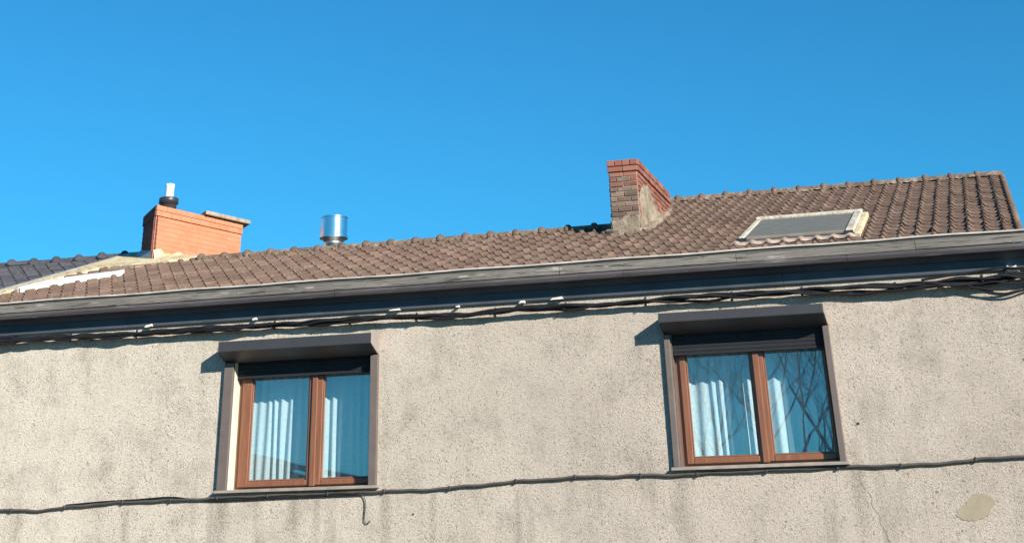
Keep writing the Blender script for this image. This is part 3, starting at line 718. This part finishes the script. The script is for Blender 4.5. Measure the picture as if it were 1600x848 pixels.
# ------------------------------------------------------------------ windows
def win(O, out, fy, lab, reveal_mat, box_z, box_prof, name_tag, mull, fl, fr, rails):
    x0, x1, z0, z1 = O
    # outer frame is the window itself
    fw, fd = .07, .075
    m_ = MB()
    m_.box(fl[0], fl[0]+fw, fy, fy+fd, z0, z1); m_.box(fr[1]-fw, fr[1], fy, fy+fd, z0, z1)
    m_.box(fl[0]+fw, fr[1]-fw, fy, fy+fd, z0, z0+.055); m_.box(fl[0]+fw, fr[1]-fw, fy, fy+fd, z1-.06, z1)
    wdw = HP(m_.build('window', M_wood, None, .006, 2)); wdw['label'] = lab
    # sashes: left, right, each with its pane
    zb, zt = z0+.030, z1-.035
    for side, (sa, sb) in enumerate(((fl[0]+.055, (mull[0]+mull[1])/2-.004), ((mull[0]+mull[1])/2+.004, fr[1]-.055))):
        st = fl[1]-fl[0]-.055
        lw = st if side == 0 else (mull[1]-mull[0])/2-.004
        rw = (mull[1]-mull[0])/2-.004 if side == 0 else fr[1]-.055-fr[0]
        y0_, y1_ = fy-.034, fy+.05
        s_ = MB()
        s_.box(sa, sa+lw, y0_, y1_, zb, zt); s_.box(sb-rw, sb, y0_, y1_, zb, zt)
        s_.box(sa+lw, sb-rw, y0_, y1_, zb, zb+.062); s_.box(sa+lw, sb-rw, y0_, y1_, zt-.07, zt)
        s_.build('sash', M_wood, wdw, .011, 3)
        # glazing beads
        bm_ = MB(); t_ = .016
        xa, xb2, za, zb2 = sa+lw, sb-rw, zb+.062, zt-.07
        bm_.box(xa, xa+t_, y0_+.020, y0_+.045, za, zb2); bm_.box(xb2-t_, xb2, y0_+.020, y0_+.045, za, zb2)
        bm_.box(xa+t_, xb2-t_, y0_+.020, y0_+.045, za, za+t_); bm_.build('glazing_bead', M_wood, wdw, .004)
        p_ = MB(); p_.add([(xa+.004, y0_+.052, za+.004), (xb2-.004, y0_+.052, za+.004), (xb2-.004, y0_+.052, zb2-.004), (xa+.004, y0_+.052, zb2-.004)], [(0, 1, 2, 3)])
        p_.build('pane', M_glass, wdw)
    # meeting strip on the mullion
    mc = (mull[0]+mull[1])/2
    s_ = MB(); s_.box(mc-.045, mc+.03, fy-.062, fy-.0345, zb-.012, zt); s_.build('meeting_strip', M_wood, wdw, .010, 3)
    # reveal lining
    for xx in (x0, x1):
        s_ = MB(); s_.box(xx-.004, xx+.005, .0, fy+.01, z0, z1); s_.build('reveal_lining', reveal_mat, wdw)
    # sill
    s_ = MB(); s_.prism([(-.075, z0-.038), (-.07, z0-.006), (fy+.03, z0+.012), (fy+.03, z0-.036)], 'x', out[0]-.03, out[1]+.03)
    s_.build('sill', M_sill, wdw, .005, 2)
    # shutter box with end caps, guide rails and bottom bar
    bx0, bx1 = out[0], out[1]
    b_ = MB(); b_.prism(box_prof, 'x', bx0+.012, bx1-.012)
    bo = HP(b_.build('shutter_box', M_box, None, .006, 2)); bo['label'] = 'anthracite roller shutter box over a window'
    for (q0, q1) in ((bx0, bx0+.0115), (bx1-.0115, bx1)):
        c_ = MB(); c_.prism([(p[0]-(.004 if p[0] < -.01 else 0), p[1]+(.004 if p[1] > box_z else -.004)) for p in box_prof], 'x', q0, q1); c_.build('end_cap', M_boxcap if q0 > bx0+.1 else M_box, bo, .003)
    zlow = min(p[1] for p in box_prof)
    for (r0, r1) in rails:
        c_ = MB(); c_.box(r0, r1, -.055, .0, z0-.004, zlow-.001); c_.build('guide_rail', M_rail, bo, .005, 2)
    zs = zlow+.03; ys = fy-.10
    while zs > 4.25:                          # lowest slats of the rolled-up shutter, hung low to deepen the box's shade
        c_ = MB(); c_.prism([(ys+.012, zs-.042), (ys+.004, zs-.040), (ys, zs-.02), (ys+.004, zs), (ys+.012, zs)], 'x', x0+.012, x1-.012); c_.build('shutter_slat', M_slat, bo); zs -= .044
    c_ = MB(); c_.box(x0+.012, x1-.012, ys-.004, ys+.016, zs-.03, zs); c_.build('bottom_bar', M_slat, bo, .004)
    return wdw
prof1 = [(0.0, 4.37), (-.10, 4.40), (-.20, 4.438), (-.28, 4.470), (-.28, 4.588), (0.0, 4.592)]
prof2 = [(0.0, 4.40), (-.10, 4.43), (-.20, 4.468), (-.28, 4.500), (-.28, 4.60), (0.0, 4.604)]
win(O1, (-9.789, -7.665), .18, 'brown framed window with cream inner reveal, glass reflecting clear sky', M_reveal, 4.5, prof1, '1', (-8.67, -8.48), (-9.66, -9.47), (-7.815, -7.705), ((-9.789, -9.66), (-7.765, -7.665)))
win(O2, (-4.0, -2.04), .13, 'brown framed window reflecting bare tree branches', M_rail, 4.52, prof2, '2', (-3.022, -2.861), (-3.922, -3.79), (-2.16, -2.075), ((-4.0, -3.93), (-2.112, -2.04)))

# curtains inside (rest on the rail behind the glass)
def curtain(x0, x1, y, z0, z1, label, seed, amp=.023):
    rr = random.Random(seed); n = int((x1-x0)/.012); V = []; F = []; rows = 12
    ph = 0; off = []; pos = 0
    for i in range(n+1):
        ph += (.012/(.11+.06*(0.5+0.5*math.sin(pos*5+seed))))*2*math.pi*(.8+.5*rr.random()); pos += .012
        off.append(math.sin(ph)*amp*(.9+.3*math.sin(pos*9+seed)))
    for r_ in range(rows+1):
        t = r_/rows
        for i in range(n+1):
            V.append((x0+(x1-x0)*i/n+.012*math.sin(t*4+i*.2), y+off[i]*(.75+.4*(1-t))+.006*math.sin(t*7+i*.15), z0+(z1-z0)*t))
    for r_ in range(rows):
        for i in range(n): F.append((r_*(n+1)+i, r_*(n+1)+i+1, (r_+1)*(n+1)+i+1, (r_+1)*(n+1)+i))
    mb = MB(); mb.smooth = True; mb.add(V, F); o = mb.build('curtain', M_curtain, None, fix=False)
    tag(o, label, 'curtain', 'net curtains behind the windows'); return o
curtain(-9.66, -7.66, .42, 2.41, 4.64, 'pleated pale net curtain behind the window reflecting clear sky', 3)
curtain(-3.94, -2.06, .40, 2.41, 4.64, 'pleated pale net curtain behind the window with branch reflections', 8, .028)

# ------------------------------------------------------------------ cables
path = [(-16.4, 4.83), (-13.19, 4.812), (-12.0, 4.80), (-10.85, 4.787), (-9.73, 4.792), (-8.9, 4.789), (-7.93, 4.786), (-7.0, 4.776), (-6.2, 4.775), (-5.4, 4.782), (-4.73, 4.789), (-3.9, 4.785), (-3.15, 4.784), (-2.5, 4.788), (-1.93, 4.785), (-1.2, 4.772), (-.58, 4.780), (.25, 4.806), (.6, 4.815)]
def zpath(x):
    for (xa, za), (xb, zb) in zip(path[:-1], path[1:]):
        if xa <= x <= xb: return za+(zb-za)*(x-xa)/(xb-xa)
    return path[-1][1]
for k in range(8):
    rr = random.Random(100+k); pts = []; n = 330; ph = rr.uniform(0, 6.28); fq = rr.uniform(2.2, 4.2); a1 = rr.uniform(.008, .020); base = rr.uniform(-.026, .008)
    for i in range(n+1):
        x = -16.4+17.0*i/n
        sag = 0
        if k in (1, 4): sag = -.045*math.exp(-((x+1.35)/.55)**2)
        if k == 5: sag = -.05*math.exp(-((x+.25)/.4)**2)
        z = zpath(x)-.016+base+a1*math.sin(x*fq+ph)+.007*math.sin(x*11+k)+sag
        y = -.102+.024*math.cos(x*fq*.9+ph)+.006*math.sin(x*7+2*k)
        pts.append((x, y, z))
    mb = MB(); mb.smooth = True; mb.tube(pts, rr.choice((.013, .015, .018)), 6)
    tag(mb.build('overhead_cable', M_cable, None, fix=False), 'black cable twisted into the bundle running under the cornice', 'cable', 'bundled cables under the cornice')
# clips that hold the bundle
x = -13.0; k = 0
while x < .3:
    z = zpath(x)
    mb = MB(); mb.prism([(0.0, z-.055), (-.13, z-.048), (-.13, z-.04), (-.012, z-.043), (-.012, z+.045), (0, z+.045)], 'x', x-.009, x+.009)
    mb.build('cable_bracket', M_clip, wall); x += .98+random.uniform(-.15, .15)
# loose loop and clamps at the right end
def loop(pts, r, label, mat=M_cable, name='overhead_cable'):
    mb = MB(); mb.smooth = True; mb.tube(catmull(pts), r, 6)
    return tag(mb.build(name, mat, None, fix=False), label, 'cable')
loop([(-.62, -.08, 4.79), (-.35, -.09, 4.70), (-.16, -.08, 4.64), (-.05, -.07, 4.615), (.10, -.07, 4.62), (.28, -.06, 4.66), (.5, -.05, 4.70)], .011, 'slack black cable loop hanging lowest at the right end of the cornice')
loop([(-.60, -.10, 4.76), (-.30, -.10, 4.685), (-.12, -.09, 4.655), (.05, -.08, 4.652), (.22, -.07, 4.68), (.5, -.06, 4.73)], .010, 'slack black cable just above the lowest loop at the right end')
loop([(-.9, -.11, 4.80), (-.55, -.12, 4.83), (-.25, -.11, 4.855), (0.0, -.12, 4.875), (.2, -.12, 4.86), (.5, -.1, 4.88)], .013, 'thick black cable rising over the frieze at the right end')
loop([(-.75, -.10, 4.77), (-.45, -.13, 4.80), (-.2, -.12, 4.76), (.02, -.13, 4.79), (.25, -.12, 4.75), (.5, -.1, 4.77)], .012, 'black cable weaving in front of the bundle just below the junction box')
loop([(-.5, -.09, 4.74), (-.3, -.11, 4.72), (-.1, -.12, 4.735), (.1, -.12, 4.70), (.3, -.11, 4.72), (.5, -.1, 4.71)], .010, 'thin black cable under the bundle, above both slack loops at the right end')
jb = MB(); jb.box(.06, .19, -.12, -.0455, 4.815, 4.872); jo = jb.build('junction_box', M_clip, None, .01, 2)
tag(jo, 'small black junction box among the cables at the right end of the cornice', 'junction box')
mb = MB(); mb.prism([(.07, 4.8725), (.18, 4.8725), (.175, 4.892), (.14, 4.880), (.10, 4.880), (.075, 4.895)], 'y', -.12, -.06); mb.build('cover', M_chip, jo)
for xx in (.055, .195):
    mb = MB(); mb.tube([(xx, -.10, 4.80), (xx, -.10, 4.88)], .012, 8); mb.build('clamp', M_clip, jo)
# lower cable
low = [(-14.1, 2.835), (-12.857, 2.832), (-12.29, 2.820), (-11.9, 2.842), (-11.466, 2.866), (-10.878, 2.879), (-10.342, 2.881), (-9.77, 2.890), (-9.0, 2.899), (-7.646, 2.901), (-6.951, 2.905), (-6.349, 2.932), (-5.952, 2.952), (-5.171, 2.975), (-4.408, 2.973), (-4.033, 2.966), (-3.0, 2.976), (-1.93, 2.985), (-1.272, 2.980), (-.686, 3.006), (-.145, 3.026), (.28, 3.035)]
lp = catmull([(x, -.024, z) for (x, z) in low], 10)
lp = [Vector((p.x, p.y+.004*math.sin(p.x*5), p.z+.0045*math.sin(p.x*8.3)+.003*math.sin(p.x*19))) for p in lp]
mb = MB(); mb.smooth = True; mb.tube(lp, .0155, 7)
lowc = tag(mb.build('wall_cable', M_cable_g, None, fix=False), 'long thin dark cable clipped across the wall below both windows', 'cable')
xc = -13.4
while xc < .2:
    z = min(lp, key=lambda p: abs(p.x-xc)).z
    mb = MB(); mb.box(xc-.012, xc+.012, -.046, .0, z-.024, z+.02); mb.build('cable_clip', M_clip, lowc, .004); xc += random.uniform(.62, .9)
mb = MB(); mb.smooth = True
mb.tube(catmull([(-11.9, -.02, 2.868), (-11.4, -.022, 2.89), (-10.9, -.024, 2.90), (-10.45, -.024, 2.915), (-10.2, -.024, 2.893), (-9.95, -.022, 2.868), (-9.6, -.022, 2.862), (-8.8, -.022, 2.871), (-7.85, -.022, 2.876)]), .0095, 6)
tag(mb.build('wall_cable', M_cable, None, fix=False), 'short thinner black cable beside the long wall cable, left of and under the left window', 'cable')
mb = MB(); mb.smooth = True
mb.tube(catmull([(-7.95, -.022, 2.882), (-7.86, -.022, 2.878), (-7.812, -.022, 2.83), (-7.804, -.02, 2.75), (-7.812, -.02, 2.66), (-7.812, -.02, 2.61), (-7.785, -.02, 2.583), (-7.752, -.02, 2.59), (-7.74, -.02, 2.612)], 6), .0062, 6)
tag(mb.build('loose_wire', M_cable_g, None, fix=False), 'short hooked wire end dangling under the left window sill', 'wire')

# ------------------------------------------------------------------ neighbouring house with the dark roof
nb = empty('neighbour_house', (-18, 3, 0)); tag(nb, 'house at the left edge with dark grey tiled roof', 'house')
def NP(o): o.parent = nb; o.matrix_parent_inverse = Matrix.Translation((-18, 3, 0)).inverted(); return o
NX0, NX1 = -22.5, -14.12
rn = roof(0, S_NEI)
g = MB(); g.add([(NX0,.02,0),(NX1-.1,.02,0),(NX1-.1,.02,5.1),(NX0,.02,5.1)], [(0,1,2,3)])
g.add([(NX0,.02,0),(NX0,yb,0),(NX0,yb,5.1),(NX0,rn.y,rn.z-.05),(NX0,.02,5.1)], [(0,1,2,3,4)]); g.add([(NX1-.1,.02,5.0),(NX1-.1,yb,5.0),(NX1-.1,rn.y,rn.z-.05)], [(0,1,2)]); g.add([(NX0,yb,0),(NX1-.1,yb,0),(NX1-.1,yb,5.1),(NX0,yb,5.1)], [(0,1,2,3)])
NP(link('wall', g.mesh('wall'))).data.materials.append(M_stucco)
HN = -0.05
g = MB(); 
g.add([roof(NX0, 0, HN-.012), roof(NX1, 0, HN-.012), roof(NX1, S_NEI, HN-.012), roof(NX0, S_NEI, HN-.012)], [(0, 1, 2, 3)])
g.add([roof(NX0, S_NEI, HN-.012), roof(NX1, S_NEI, HN-.012), (NX1, yb, 5.05), (NX0, yb, 5.05)], [(0, 1, 2, 3)])
nroof = NP(link('roof', g.mesh('roof'))); nroof.data.materials.append(M_deck)
ncells = []
i = 0
while NX1-TW*1.25*(i+1) > NX0:
    x = NX1-TW*1.25*(i+1); i += 1
    for j in range(int((S_NEI-.1)/TL)): ncells.append((x, -.06+j*TL+.12))
SC = Matrix.Scale(1.25, 4, (1, 0, 0))
ncells.sort(key=lambda c: abs(c[0]-NX1)+(0 if c[1] > 1.0 else 8))
for (x, s) in ncells[:190]:
    o = link('roof_tile', dtile_me, nroof); o.matrix_local = place_mat(x, s, 1, HN) @ SC
joined('roof_tiles', [place_mat(x, s, 1, HN) @ SC for (x, s) in ncells[190:]], M_dtile_a, nroof)
ridge_run(NX0, NX1+.05, S_NEI, dridge_me, nroof, .45, HN)

# ------------------------------------------------------------------ across the street (seen mirrored in the panes)
far = empty('brick_house', (-28, -39, 0)); tag(far, 'low dark roofed house mirrored at the bottom of the left window', 'house')
def FP(mb, name, mat, parent=None):
    o = mb.build(name, mat, None)
    o.parent = parent or far
    if not parent: o.matrix_parent_inverse = Matrix.Translation((-28, -39, 0)).inverted()
    return o
g = MB(); g.prism([(-37.6, -.2), (-18.6, -.2), (-18.6, 4.9), (-28, 6.55), (-37.6, 4.9)], 'y', -44, -34); fw_ = FP(g, 'wall', M_far_wall)
g = MB(); g.prism([(-38.2, 4.86), (-28, 6.66), (-18.0, 4.86), (-18.0, 5.0), (-28, 6.80), (-38.2, 5.0)], 'y', -44.4, -33.6); fr_ = FP(g, 'roof', M_far_roof)
g = MB(); g.prism([(-21.55, 5.1), (-21.0, 5.1), (-21.0, 6.35), (-21.55, 6.35)], 'y', -37.6, -36.9); fch = FP(g, 'chimney', M_far_wall)
g = MB(); g.lathe(-21.2, -37.25, [(.14, 6.35), (.14, 6.62), (.16, 6.63), (.16, 6.7), (0, 6.7)], 12); g.build('chimney_pot', M_pot, fch)
for xx in (-35, -31, -25, -21):
    for zz in (.9, 3.1):
        if xx == -25 and zz < 2: continue
        g = MB(); g.box(xx-.6, xx+.6, -33.985, -33.95, zz, zz+1.3); wo = FP(g, 'window', M_white)
        g = MB(); g.box(xx-.52, xx+.52, -33.948, -33.94, zz+.08, zz+1.22); g.build('pane', M_skyglass, wo)
g = MB(); g.box(-25.5, -24.5, -33.985, -33.94, -.16, 2.1); do = FP(g, 'door', M_pot)
g = MB(); g.box(-24.65, -24.6, -33.94, -33.88, .9, 1.05); g.build('handle', M_steel_dull, do)

def bare_tree(loc, height, seed, label):
    rr = random.Random(seed); root = empty('bare_tree', loc); tag(root, label, 'tree', 'bare winter trees across the street')
    tr = MB(); br = MB(); tr.smooth = br.smooth = True
    def grow(p, d, L, r, lev):
        pts = [p]; q = p.copy(); dd = d.copy(); n = 5; rad = [r]
        for i in range(n):
            dd = (dd+Vector((rr.uniform(-.16, .16), rr.uniform(-.16, .16), rr.uniform(-.03, .14)))).normalized(); q = q+dd*L/n; pts.append(q.copy()); rad.append(r*(1-.5*(i+1)/n))
        (tr if lev == 0 else br).tube(pts, rad, 7 if lev < 2 else 4, caps=False)
        if lev >= 6: return
        kids = 4 if lev < 2 else 3
        for c_ in range(kids):
            t = rr.uniform(.45, 1.0) if c_ else 1.0
            i = min(n, int(t*n)); b = pts[i]
            ax = Vector((rr.uniform(-1, 1), rr.uniform(-1, 1), rr.uniform(-.2, .5))).normalized()
            nd = (dd*.75+ax*.75).normalized()
            grow(b, nd, L*rr.uniform(.58, .78), rad[i]*.68, lev+1)
    grow(Vector((0, 0, 0)), Vector((0, 0, 1)), height*.30, height*.0135, 0)
    tr.build('trunk', M_bark, root, fix=False); br.build('branches', M_bark, root, fix=False)
bare_tree((-7.6, -27.0, -.16), 14.5, 5, 'bare tree whose branches show mirrored in the right window')
bare_tree((-4.6, -30.0, -.16), 15.0, 11, 'second bare tree mirrored at the right side of the right window')

# ------------------------------------------------------------------ render settings
scn.render.resolution_x = 1024; scn.render.resolution_y = 542
scn.render.engine = 'CYCLES'
